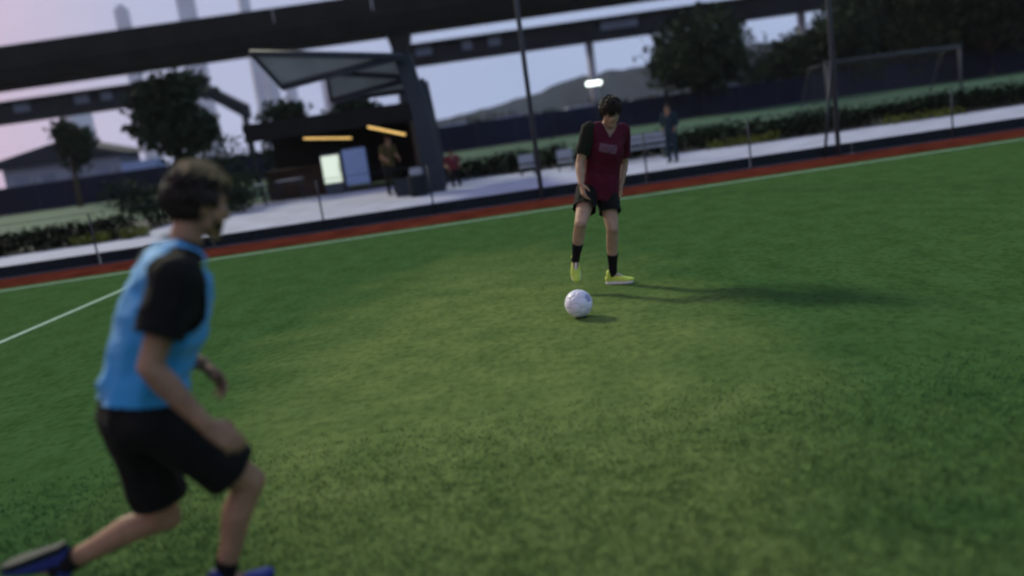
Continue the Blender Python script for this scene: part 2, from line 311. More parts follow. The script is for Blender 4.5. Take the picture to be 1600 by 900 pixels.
# ------------------------------------------------------------------ pitch fence
fence = thing('pitch_fence', 'dark pitch side fence of steel posts above a black kickboard beyond the red strip', 'fence', tf(0, 2.24), PHI)
S0 = -7.66
for k in range(-6, 14):
    s = s_board = S0 + 2.17 * k; tall = k in (4, 7)
    if k == 7: s = 7.22
    MB().tube([(s, 0, 0), (s, 0, 7.5 if tall else 1.0)], 0.05 if tall else .018, 10).build('post', M['steel' if not tall else 'grey'], fence, smooth=True)
    MB().box((s_board + 1.085, .06, .115), (2.15, .05, .22)).build('kickboard', M['rubber'], fence, bevel=.006)
MB().tube([(6.92, 0, 0), (7.20, 0, 1.9)], .03, 10).build('post', M['steel'], fence, smooth=True)
MB().tube([(-24, 0, 1.0), (24, 0, 1.0)], .006, 6).build('top_wire', M['steel'], fence)

# far windscreen fence round the second pitch
scr = thing('screen_fence', 'long navy windscreen fence at the far side of the second pitch', 'fence', tf(0, 52.6), PHI)
for k in range(-26, 27):
    MB().box((k * 3.0 + 1.5, 0, 1.02), (2.96, .03, 1.98)).build('screen_panel', M['navy'], scr)
    MB().tube([(k * 3.0, -.06, 0), (k * 3.0, -.06, 2.3)], .04, 6).build('post', M['steel'], scr)

# ------------------------------------------------------------------ viaduct and footbridges
via = thing('viaduct', 'dark elevated road viaduct crossing the top of the view', 'viaduct', (0, 96, 0))
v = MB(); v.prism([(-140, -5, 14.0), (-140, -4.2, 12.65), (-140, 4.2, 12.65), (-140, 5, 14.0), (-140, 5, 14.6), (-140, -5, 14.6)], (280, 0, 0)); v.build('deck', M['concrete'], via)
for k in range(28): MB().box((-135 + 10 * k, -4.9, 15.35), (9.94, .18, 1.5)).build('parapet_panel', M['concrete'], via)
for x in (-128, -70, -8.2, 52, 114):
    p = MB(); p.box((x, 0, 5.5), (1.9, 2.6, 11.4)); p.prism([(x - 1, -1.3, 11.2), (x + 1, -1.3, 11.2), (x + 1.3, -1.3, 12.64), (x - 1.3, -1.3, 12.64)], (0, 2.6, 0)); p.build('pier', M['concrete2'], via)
def footbridge(name, label, x0, x1, wins, piers):
    t = thing(name, label, 'footbridge', (0, 110, 0))
    MB().box(((x0 + x1) / 2, 0, 10.25), (x1 - x0, 4, .55)).build('deck', M['concrete2'], t)
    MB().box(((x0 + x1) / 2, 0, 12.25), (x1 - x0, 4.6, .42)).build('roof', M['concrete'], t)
    edges = [x0] + [q for w in wins for q in (w[0], w[1])] + [x1]
    for a, b in zip(edges[::2], edges[1::2]):
        if b > a:
            for yy in (-1.9, 1.9): MB().box(((a + b) / 2, yy, 11.28), (b - a, .12, 1.48)).build('wall_panel', M['concrete2'], t)
    for a, b in wins:
        for yy in (-1.9, 1.9):
            MB().box(((a + b) / 2, yy, 10.75), (b - a - .01, .11, .42)).build('sill_panel', M['concrete2'], t)
            MB().box(((a + b) / 2, yy, 11.5), (b - a - .02, .03, 1.05)).build('window', M['glass'], t)
    for x in piers: MB().tube([(x, 0, 0), (x, 0, 10.0)], .5, 12).build('pier', M['tower'], t, smooth=True)
    return t
fb = footbridge('footbridge', 'dark covered footbridge with pale windows right of the canopy column', -8.5, 75, [(-7.6, -5.6), (-1.9, -.7), (1.3, 2.8), (15.0, 19.5), (44, 49)], [13.6, 40, 66])
fb2 = footbridge('footbridge', 'dark covered footbridge with a sloping ramp end at the far left', -110, -34, [(-56.6, -54.6), (-49.2, -47.4), (-46, -44.6), (-36.9, -35.4)], [-100, -76])
rp = MB(); rp.prism([(-34, -1.6, 10.0), (-34, -1.6, 11.4), (-29.4, -1.6, 8.3), (-29.4, -1.6, 6.6)], (0, 3.2, 0)); rp.build('ramp', M['concrete2'], fb2)
MB().tube([(-29.8, 0, 0), (-29.8, 0, 6.9)], .4, 12).build('pier', M['concrete2'], fb2, smooth=True)

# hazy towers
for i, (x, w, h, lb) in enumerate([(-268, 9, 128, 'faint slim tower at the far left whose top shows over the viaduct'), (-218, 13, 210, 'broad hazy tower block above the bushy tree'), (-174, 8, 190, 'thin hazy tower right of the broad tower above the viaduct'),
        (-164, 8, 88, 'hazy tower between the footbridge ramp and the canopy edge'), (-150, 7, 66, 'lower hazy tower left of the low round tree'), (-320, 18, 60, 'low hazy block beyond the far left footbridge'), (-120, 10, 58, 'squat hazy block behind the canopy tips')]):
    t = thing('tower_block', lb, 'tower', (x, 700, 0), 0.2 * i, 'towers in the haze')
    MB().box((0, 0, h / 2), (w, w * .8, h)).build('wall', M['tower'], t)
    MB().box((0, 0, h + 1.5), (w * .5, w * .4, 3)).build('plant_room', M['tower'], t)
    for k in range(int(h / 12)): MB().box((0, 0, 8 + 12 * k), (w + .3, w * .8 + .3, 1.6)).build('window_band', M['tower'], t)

# ------------------------------------------------------------------ canopy
can = thing('canopy', 'pleated grey fabric canopy on a thick dark column beside the path', 'canopy', (0, 0, 0))
P0, P1, P2, P3, P4 = [Vector(p) for p in ((-5.90, 23.4, 4.33), (-5.40, 24.1, 3.40), (-4.42, 25.6, 3.75), (-4.52, 26.2, 2.98), (-3.60, 27.9, 3.35))]
Q0, Q1, Q2, Q3 = [Vector(p) for p in ((-2.02, 23.4, 3.72), (-2.0, 24.7, 3.72), (-1.95, 26.0, 3.30), (-1.9, 27.9, 3.05))]
for tri in ((P0, P1, Q0), (P1, Q1, Q0), (P1, P2, Q1), (P2, Q2, Q1), (P2, P3, Q2), (P3, Q3, Q2), (P3, P4, Q3)):
    n = (tri[1] - tri[0]).cross(tri[2] - tri[0]).normalized() * .03; MB().prism(tri, n if n.z > 0 else -n).build('roof_panel', M['fabric'], can)
for a, b, r in ((P0, Q0, .085), (P0, P1, .05), (P1, Q0, .085), (P1, P2, .05), (P2, Q2, .075), (P2, P3, .05), (P3, Q2, .07), (P3, Q3, .07), (Q0, Q3, .08)):
    MB().tube([a - Vector((0, 0, .06)), b - Vector((0, 0, .06))], r, 8).build('rib', M['steel'], can, smooth=True)
c = MB(); c.prism([(-1.42, 23.8, 0), (-1.92, 23.8, 0), (-2.02, 23.8, 2.2), (-2.28, 23.8, 3.75), (-1.82, 23.8, 3.75), (-1.60, 23.8, 2.4)], (0, .45, 0)); c.build('column', M['steel'], can, bevel=.02)
for y in (25.8, 27.4): MB().prism([(-1.95, y, 0), (-2.05, y, 3.1), (-1.7, y, 3.2), (-1.5, y, 0)], (0, .4, 0)).build('column', M['steel'], can)

# ------------------------------------------------------------------ kiosk
kio = thing('kiosk', 'dark open fronted kiosk with warm light strips under its roof', 'kiosk', (-5.5, 31.2, 0), 0.03)
MB().box((0, 1.3, 2.62), (6.0, 3.6, .3)).build('roof', M['dark'], kio, bevel=.02)
MB().box((0, 2.9, 1.25), (5.6, .1, 2.44)).build('back_wall', M['dark'], kio)
for x in (2.75,): MB().box((x, 1.4, 1.25), (.1, 2.9, 2.44)).build('side_wall', M['wood'], kio)
MB().box((-1.6, .35, .5), (2.1, .5, 1.0)).build('counter', M['wood'], kio, bevel=.01)
MB().box((-1.6, .3, 1.03), (2.2, .7, .06)).build('counter_top', M['wood'], kio)
MB().box((0, -.5, 2.32), (5.9, .06, .36)).build('fascia', M['dark'], kio)
MB().tube([(-.95, -.6, 2.03), (.68, -.6, 1.82)], .024, 8).build('light_strip', M['warm'], kio)
MB().tube([(1.30, -.6, 2.12), (2.55, -.6, 1.68)], .032, 8).build('light_strip', M['warm'], kio)
MB().tube([(-2.8, -.2, 0), (-2.8, -.2, 2.4)], .05, 8).build('roof_post', M['steel'], kio)
def bush(x, y, h, w, label):
    t = thing('bush', label, 'bush', (x, y, 0)); cs = [(random.uniform(-.4, .4) * w, random.uniform(-.2, .2), h * z) for z in (.25, .3, .5, .55, .75)]
    plain(leaf_cloud(cs, [(w * .42, w * .35, h * .27)] * 5, 1500, .07), 'foliage', M['leaf'], t); MB().tube([(0, 0, 0), (.05, 0, h * .4), (0, .05, h * .8)], [.05, .03, .01], 7).build('stem', M['bark'], t)
bush(-9.4, 30.6, 2.6, 2.2, 'tall dark bush against the open left end of the kiosk')
bush(-8.7, 27.4, 1.2, 1.5, 'low dark bush at the left edge of the plaza before the kiosk')
bush(-10.6, 27.0, 1.5, 2.0, 'dark bush behind the left hedge, left of the plaza')
def table(x, y, label, src=None):
    if src: return dup(src, (x, y, .005), .4, label)
    t = thing('cafe_table', label, 'table', (x, y, .005), 0, 'small tables before the kiosk'); MB().box((0, 0, .72), (.85, .6, .03)).build('table_top', M['white'], t, bevel=.008)
    for sx in (-1, 1):
        for sy in (-1, 1): MB().tube([(sx * .36, sy * .24, 0), (sx * .36, sy * .24, .70)], .018, 8).build('leg', M['steel'], t)
    return t
tb0 = table(-6.95, 29.6, 'small table with a pale top left of the glowing fridge'); table(-8.0, 28.6, 'small pale topped table beside the low dark bush', tb0)
for x, y, rz, lb in ((-7.55, 29.3, .5, 'dark stool between the two small tables'), (-6.3, 29.3, .2, 'dark stool just left of the glowing fridge')):
    t = thing('stool', lb, 'stool', (x, y, .005), rz, 'stools at the small tables'); MB().tube([(0, 0, .43), (0, 0, .47)], .17, 14).build('seat', M['wood'], t)
    for k in range(4): MB().tube([(.1 * math.cos(k * 1.57), .1 * math.sin(k * 1.57), .44), (.17 * math.cos(k * 1.57), .17 * math.sin(k * 1.57), 0)], .014, 8).build('leg', M['steel'], t)
fr = thing('drinks_fridge', 'glowing white drinks fridge in front of the dark kiosk', 'fridge', (-5.55, 30.2, 0))
MB().box((0, .05, .72), (.64, .55, 1.36)).build('cabinet', M['grey'], fr, bevel=.02)
MB().box((0, -.235, .87), (.60, .02, .92)).build('door', M['lit'], fr)
MB().tube([(.27, -.27, .7), (.27, -.27, 1.05)], .012, 6).build('handle', M['steel'], fr)
bl = thing('display_board', 'pale blue upright board beside the glowing fridge', 'board', (-4.72, 30.0, 0))
MB().box((0, 0, .85), (.80, .06, 1.22)).build('panel', M['blue'], bl, bevel=.01)
for x in (-.36, .36): MB().box((x, .05, .12), (.05, .3, .24)).build('foot', M['grey'], bl)
bn = thing('litter_bin', 'dark litter bin with a pale lid beside the canopy column', 'bin', (-2.1, 23.2, 0))
MB().tube([(0, 0, 0.02), (0, 0, .55)], [.24, .27], 14).build('body', M['rubber'], bn, smooth=False)
MB().box((0, 0, .66), (.34, .3, .20)).build('lid', M['white'], bn, bevel=.03)
tb = thing('planter', 'dark square planter box standing between the spectator and the bin', 'planter', (-2.55, 24.2, 0))
MB().box((0, 0, .25), (.5, .45, .5)).build('box', M['steel'], tb, bevel=.015)
plain(leaf_cloud([(0, 0, .6)], [(.24, .22, .16)], 200, .05), 'foliage', M['hedge'], tb)

def chair(x, y, rz, label, first=None):
    if first: return dup(first, (x, y, 0.006), rz, label)
    t = thing('plastic_chair', label, 'chair', (x, y, 0.006), rz, 'white chairs beside the path')
    MB().box((0, 0, .255), (.46, .42, .05)).build('seat', M['white'], t, bevel=.015)
    MB().box((0, .22, .47), (.46, .05, .26), Matrix.Rotation(-.12, 3, 'X')).build('backrest', M['white'], t, bevel=.015)
    for sx in (-1, 1):
        for sy in (-1, 1): MB().tube([(sx * .2, sy * .18, 0), (sx * .19, sy * .17, .24)], .016, 8).build('leg', M['steel'], t)
        MB().tube([(sx * .19, .2, .25), (sx * .19, .215, .4)], .014, 6).build('arm_post', M['steel'], t)
    return t
ch = chair(.95, 25.6, .05, 'white low chair between the canopy column and the player in maroon')
chair(2.05, 25.3, -.05, 'white low chair half hidden by the maroon player\'s dark sleeve', ch)
chair(3.05, 25.2, .1, 'white low chair hidden partly behind the maroon player\'s back', ch)
be = thing('bench', 'long pale bench with backrest right of the player in maroon', 'bench', (4.2, 24.9, .006), PHI)
for k in range(3): MB().box((0, -.16 + .16 * k, .36), (1.7, .13, .04)).build('seat_slat', M['white'], be, bevel=.008)
for k in range(2): MB().box((0, .3, .52 + .16 * k), (1.7, .03, .13)).build('back_slat', M['white'], be, bevel=.008)
for x in (-.7, .7): MB().box((x, .05, .17), (.07, .42, .34)).build('leg', M['steel'], be); MB().box((x, .33, .36), (.06, .03, .7)).build('back_post', M['steel'], be)

# ------------------------------------------------------------------ goal on the second pitch
gl, gr = Vector((13.15, 33.9, 0)), Vector((20.5, 37.9, 0)); gw = (gr - gl).length; ga = math.atan2(gr.y - gl.y, gr.x - gl.x)
goal = thing('goal', 'dull white football goal with a net on the second pitch', 'goal', gl, ga)
for x in (0, gw): MB().tube([(x, 0, 0), (x, 0, 2.1)], .06, 12).build('post', M['goalw'], goal, smooth=True)
MB().tube([(-.06, 0, 2.16), (gw + .06, 0, 2.16)], .06, 12).build('crossbar', M['goalw'], goal, smooth=True)
for x in (0, gw): MB().tube([(x, 0, 2.1), (x, .8, 2.05), (x, 1.6, .05), (x, 0, .03)], .03, 8).build('stanchion', M['goalw'], goal, smooth=True)
net = MB()
for k in range(46):
    x = gw * k / 45; net.tube([(x, .02, 2.08), (x, .8, 2.0), (x, 1.58, .05)], .006, 3)
for k in range(17):
    q = k / 16; yy = .8 + .78 * q; zz = 2.0 - 1.95 * q; net.tube([(0, yy, zz), (gw, yy, zz)], .006, 3)
    for x in (0, gw): net.tube([(x, .02, 2.05 - 2 * q), (x, yy, zz * 1.0)], .006, 3)
net.build('net', M['goalw'], goal)

# floodlight
fl = thing('floodlight', 'bright lit floodlight on a thin mast above the maroon player\'s head', 'floodlight', (7.42, 60, 0))
MB().tube([(0, 0, 0), (0, 0, 3.3)], [.06, .04], 10).build('mast', M['steel'], fl, smooth=True)
MB().box((0, 0.08, 3.43), (1.14, .2, .34), Matrix.Rotation(.2, 3, 'X')).build('housing', M['steel'], fl, bevel=.03)
MB().box((0, -.05, 3.43), (1.04, .04, .26), Matrix.Rotation(.2, 3, 'X')).build('lens', M['lamp'], fl, bevel=.015)

# parked vehicles beyond the screen, pale house on the far left
def car(x, y, rz, m, label, first=None):
    t = thing('parked_car', label, 'car', (x, y, 0), rz, 'cars parked beyond the navy screen')
    side = [(-2.2, .35), (-2.25, .85), (-1.75, 1.2), (-1.2, 1.32), (-.6, 2.15), (1.55, 2.2), (2.15, 1.35), (2.2, .35)]
    MB().prism([(p[0], -.9, p[1]) for p in side], (0, 1.8, 0)).build('body', m, t, bevel=.06)
    for sy in (-.915, .915):
        MB().prism([(-1.0, sy - .01, 1.42), (-.52, sy - .01, 2.02), (1.48, sy - .01, 2.05), (1.92, sy - .01, 1.42)], (0, .02, 0)).build('window', M['glass'], t)
    for sx in (-1.4, 1.35):
        for sy in (-.86, .86): MB().tube([(sx, sy - .1, .34), (sx, sy + .1, .34)], .34, 14).build('wheel', M['tyre'], t)
for x, m, lb in ((-3.4, 'carw', 'pale van roof showing over the navy screen right of the canopy column'), (1.2, 'carl', 'lilac van over the navy screen below the hill'), (7.0, 'carw', 'pale van over the navy screen under the hill foot'), (12.4, 'carg', 'grey van over the screen right of the maroon player\'s head'), (19.0, 'carl', 'lilac van in the gap between the two big trees'), (23.2, 'carw', 'pale van at the foot of the lower round tree')):
    car(x, 72.5 + random.uniform(-.5, .5), random.uniform(-.08, .08), M[m], lb)
van = thing('box_van', 'pale box van standing above the navy screen left of the blond topped head', 'van', (-28.2, 71.5, 0))
MB().box((0, 0, 1.75), (2.9, 1.9, 1.9)).build('cargo_box', M['blue'], van, bevel=.04)
MB().prism([(1.46, -.85, .5), (3.0, -.85, .5), (3.0, -.85, 1.2), (2.5, -.85, 1.95), (1.46, -.85, 2.0)], (0, 1.7, 0)).build('cab', M['grey'], van, bevel=.04)
MB().box((.4, 0, .6), (4.6, 1.5, .25)).build('chassis', M['rubber'], van)
for sx in (-1.0, 2.2):
    for sy in (-.8, .8): MB().tube([(sx, sy - .1, .38), (sx, sy + .1, .38)], .38, 14).build('wheel', M['tyre'], van)
ho = thing('pavilion', 'low pale pavilion with a dark sloping roof at the far left', 'pavilion', (-34.5, 73, 0))
MB().box((0, 0, 1.75), (9.5, 4, 3.5)).build('wall', M['pale'], ho)
MB().prism([(-6.5, -2.6, 3.5), (6.0, -2.6, 3.5), (5, -2.6, 3.7), (0.5, -2.6, 5.1), (-5.5, -2.6, 4.0)], (0, 5.2, 0)).build('roof', M['roofd'], ho)
for k in range(4): MB().box((-3.4 + 2.2 * k, -2.02, 2.2), (1.1, .06, 1.0)).build('window', M['glass'], ho)
MB().box((1.6, -2.7, 4.3), (1.6, .1, 1.6)).build('gable_panel', M['pale'], ho)

# ------------------------------------------------------------------ people
def ico(sub=2):
    b = bmesh.new(); bmesh.ops.create_icosphere(b, subdivisions=sub, radius=1); v = np.array([p.co[:] for p in b.verts]); b.free(); return v
ICO = ico(2)
def nv(v): v = Vector(v); return v.normalized()
class Vol:
    """a union of convex volumes, remeshed into one continuous surface"""
    def __init__(s): s.m = MB()
    def hull(s, *balls):
        pts = []
        for b in balls:
            c, r = Vector(b[0]), b[1]; Q = b[2] if len(b) > 2 else None
            P = ICO * (np.array(r) if isinstance(r, (tuple, list)) else r)
            if Q is not None: P = P @ np.array(Q).T
            pts.append(P + np.array(c))
        bm = bmesh.new()
        for p in np.concatenate(pts): bm.verts.new(p)
        g = bmesh.ops.convex_hull(bm, input=bm.verts)
        bmesh.ops.delete(bm, geom=[v for v in bm.verts if not v.link_faces], context='VERTS')
        bm.verts.index_update(); s.m.add([v.co.copy() for v in bm.verts], [tuple(v.index for v in f.verts) for f in bm.faces]); bm.free(); return s
    def mesh(s, voxel, smooth=4, fac=0.5):
        me = bpy.data.meshes.new('tmp'); me.from_pydata(s.m.v, [], s.m.f); o = bpy.data.objects.new('tmp', me); COL.objects.link(o)
        r = o.modifiers.new('r', 'REMESH'); r.mode = 'VOXEL'; r.voxel_size = voxel; r.adaptivity = 0
        k = o.modifiers.new('s', 'SMOOTH'); k.factor = fac; k.iterations = smooth
        dg = bpy.context.evaluated_depsgraph_get(); out = bpy.data.meshes.new_from_object(o.evaluated_get(dg)); bpy.data.objects.remove(o); bpy.data.meshes.remove(me); return out
def cut(me, test):
    bm = bmesh.new(); bm.from_mesh(me); kill = [v for v in bm.verts if test(v.co)]; bmesh.ops.delete(bm, geom=kill, context='VERTS'); bm.to_mesh(me); bm.free()
def wrinkle(me, amp, freq, stretch=(1, 1, 1), seed=0.0, fold=0.0):
    me.update(); nrm = [v.normal.copy() for v in me.vertices]
    for v, n in zip(me.vertices, nrm):
        q = Vector((v.co.x * stretch[0], v.co.y * stretch[1], v.co.z * stretch[2])) * freq + Vector((seed, seed, seed))
        d = noise.noise(q) * amp + noise.noise(q * 2.3) * amp * .45
        if fold: d += (1 - abs(noise.noise(q * .8 + Vector((9, 3, 1)))) * 2.2) * fold
        v.co += n * d
def frame(f, u):
    u = nv(u); f = Vector(f); f = (f - u * f.dot(u)).normalized(); r = f.cross(u); return r, f, u, Matrix((r, f, u)).transposed()

def hand(V, w, d, pn, thumb, k=1.0, curl=0.5):
    """w wrist, d along the fingers, pn towards the palm side, thumb the side the thumb is on"""
    d = nv(d); pn = Vector(pn); pn = (pn - d * pn.dot(d)).normalized(); s = d.cross(pn); s = s if s.dot(Vector(thumb)) > 0 else -s
    kn = [w + d * .088 * k + s * x * k + d * dy * k for x, dy in ((.030, 0), (.010, .006), (-.011, .002), (-.030, -.008))]
    for q, x in zip(kn, (.018, .006, -.006, -.018)): V.hull((w + s * x * k + d * .012, .0145 * k), (q, .0115 * k))
    V.hull(*[(q, .011 * k) for q in kn], (w + d * .02, .016 * k))
    V.hull((w, .020 * k), (w + d * .03 * k, .017 * k))
    for q, ln, c in zip(kn, (.072, .080, .074, .058), (.8, 1.0, 1.1, 1.2)):
        p = q; a = 0
        for j, (fr, r0_, r1_) in enumerate(((.46, .0098, .0088), (.30, .0088, .0080), (.24, .0080, .0068))):
            a += curl * c * (.75, 1.0, .6)[j]; e = p + (d * math.cos(a) + pn * math.sin(a)) * ln * fr * k; V.hull((p, r0_ * k), (e, r1_ * k)); p = e
    b = w + d * .022 * k + s * .022 * k + pn * .006; t1 = b + (d * .62 + s * .62 + pn * .35).normalized() * .042 * k; t2 = t1 + (d * .85 + s * .15 + pn * .45).normalized() * .036 * k
    V.hull((b, .0145 * k), (t1, .0108 * k)); V.hull((t1, .0108 * k), (t2, .0085 * k))

def head_vol(V, hc, hf, hu, k=1.0):
    r, f, u, Q = frame(hf, hu); P = lambda a, b, c: hc + (r * a + f * b + u * c) * k
    V.hull((P(0, -.008, .008), (.074 * k, .094 * k, .088 * k), Q))
    V.hull((P(0, .018, -.005), (.066 * k, .074 * k, .07 * k), Q), (P(0, .072, -.118), .021 * k), (P(.046, .018, -.085), .02 * k), (P(-.046, .018, -.085), .02 * k), (P(.040, .064, -.038), .024 * k), (P(-.040, .064, -.038), .024 * k))
    V.hull((P(0, .080, -.112), .017 * k), (P(.018, .07, -.11), .016 * k), (P(-.018, .07, -.11), .016 * k))
    V.hull((P(0, .094, -.008), .009 * k), (P(0, .113, -.048), .0125 * k), (P(.014, .094, -.052), .009 * k), (P(-.014, .094, -.052), .009 * k))
    V.hull((P(-.034, .083, .012), .012 * k), (P(.034, .083, .012), .012 * k), (P(0, .09, .012), .011 * k))
    V.hull((P(-.017, .088, -.080), .0085 * k), (P(.017, .088, -.080), .0085 * k), (P(0, .093, -.080), .009 * k))
    for sg in (-1, 1): V.hull((P(sg * .078, -.012, -.022), (.011 * k, .019 * k, .032 * k), Q)); V.hull((P(sg * .07, -.005, -.03), .014 * k), (P(sg * .076, -.004, -.048), .008 * k))
    V.hull((P(0, -.03, -.05), .052 * k), (P(0, -.035, -.02), .06 * k))

def hair_obj(hc, hf, hu, k, m, parent, L0, n, length, lift, inside, flow, rad=.0042, name='hair', seed=1):
    """locks of hair rooted on the scalp, over a close cap"""
    r, f, u, Q = frame(hf, hu); rg = random.Random(seed); mb = MB()
    def scalp(d): return hc + (r * d[0] * .076 + f * (d[1] * .097 - .008) + u * (d[2] * .091 + .008)) * k
    cnt = 0
    while cnt < n:
        d = nv((rg.gauss(0, 1), rg.gauss(0, 1), rg.gauss(0, 1)))
        if not inside(d): continue
        cnt += 1; fl = Vector(flow(d)) + Vector((rg.gauss(0, .25), rg.gauss(0, .25), rg.gauss(0, .25))); ln = length(d) * rg.uniform(.7, 1.3); pts = []; dd = d.copy()
        lf = lift(d) * rg.uniform(.6, 1.3)
        for j in range(5):
            t = j / 4; pts.append(scalp(dd) + (scalp(dd) - hc).normalized() * (lf * t * (1.5 - .6 * t)) - L0)
            tg = (fl - dd * fl.dot(dd)); tg = tg.normalized() if tg.length > 1e-4 else tg; dd = (dd + tg * (ln / 4 / .088)).normalized()
        mb.tube(pts, [rad, rad * 1.15, rad, rad * .7, rad * .15], 4)
    if name == 'hair':
        V = Vol(); V.hull((hc + (f * -.008 + u * .008) * k, (.080 * k, .101 * k, .095 * k), Q)); me = V.mesh(.006, 2)
        def outside(c):
            q = c - hc; d = nv((q.dot(r) / .08, (q.dot(f) + .008) / .1, (q.dot(u) - .008) / .094)); return not inside(d)
        cut(me, outside); o = len(mb.v); mb.add([v.co - L0 for v in me.vertices], [tuple(p.vertices) for p in me.polygons]); bpy.data.meshes.remove(me)
    return mb.build(name, m, parent, smooth=True)
def std_hairline(lo_back=-.62, front=.50, side=-.12):
    def inside(d):
        t = max(0, min(1, (d.y + .45) / 1.2)); t = t * t * (3 - 2 * t); lim = lo_back + (front - lo_back) * t
        if abs(d.x) > .75 and d.y > -.15: lim = max(side, min(lim, .25))
        return d.z > lim
    return inside

def shoe(ank, toe_dir, up, m_up, m_sole, L0, parent, k=1.0):
    f = nv(toe_dir); r, f, u, Q = frame(f, up); P = lambda a, b, c: ank + (r * a + f * b + u * (c - .085)) * k - L0
    V = Vol()
    V.hull((P(0, -.045, .045), (.033 * k, .036 * k, .036 * k), Q), (P(0, .02, .055), (.035 * k, .04 * k, .042 * k), Q))
    V.hull((P(0, .02, .05), (.036 * k, .04 * k, .04 * k), Q), (P(.004, .11, .036), (.046 * k, .04 * k, .026 * k), Q))
    V.hull((P(.004, .11, .034), (.046 * k, .04 * k, .026 * k), Q), (P(0, .165, .03), (.034 * k, .032 * k, .021 * k), Q))
    V.hull((P(0, -.03, .06), .036 * k), (P(0, -.022, .098), .040 * k))
    me = V.mesh(.0055, 3); sh = link('boot', me, m_up, parent, True)
    ol = []
    for a, b in ((-.030, -.06), (0, -.078), (.030, -.06), (.034, 0), (.047, .09), (.046, .13), (.03, .175), (0, .19), (-.032, .172), (-.044, .125), (-.040, .08), (-.032, 0)): ol.append(P(a, b, 0))
    MB().prism(ol, u * .026 * k).build('sole', m_sole, sh, smooth=False, bevel=.004)
    tongue = Vol(); tongue.hull((P(0, .035, .088), .014 * k), (P(0, .085, .062), .012 * k)); link('laces', tongue.mesh(.005, 2), m_sole, sh, True)
    return sh

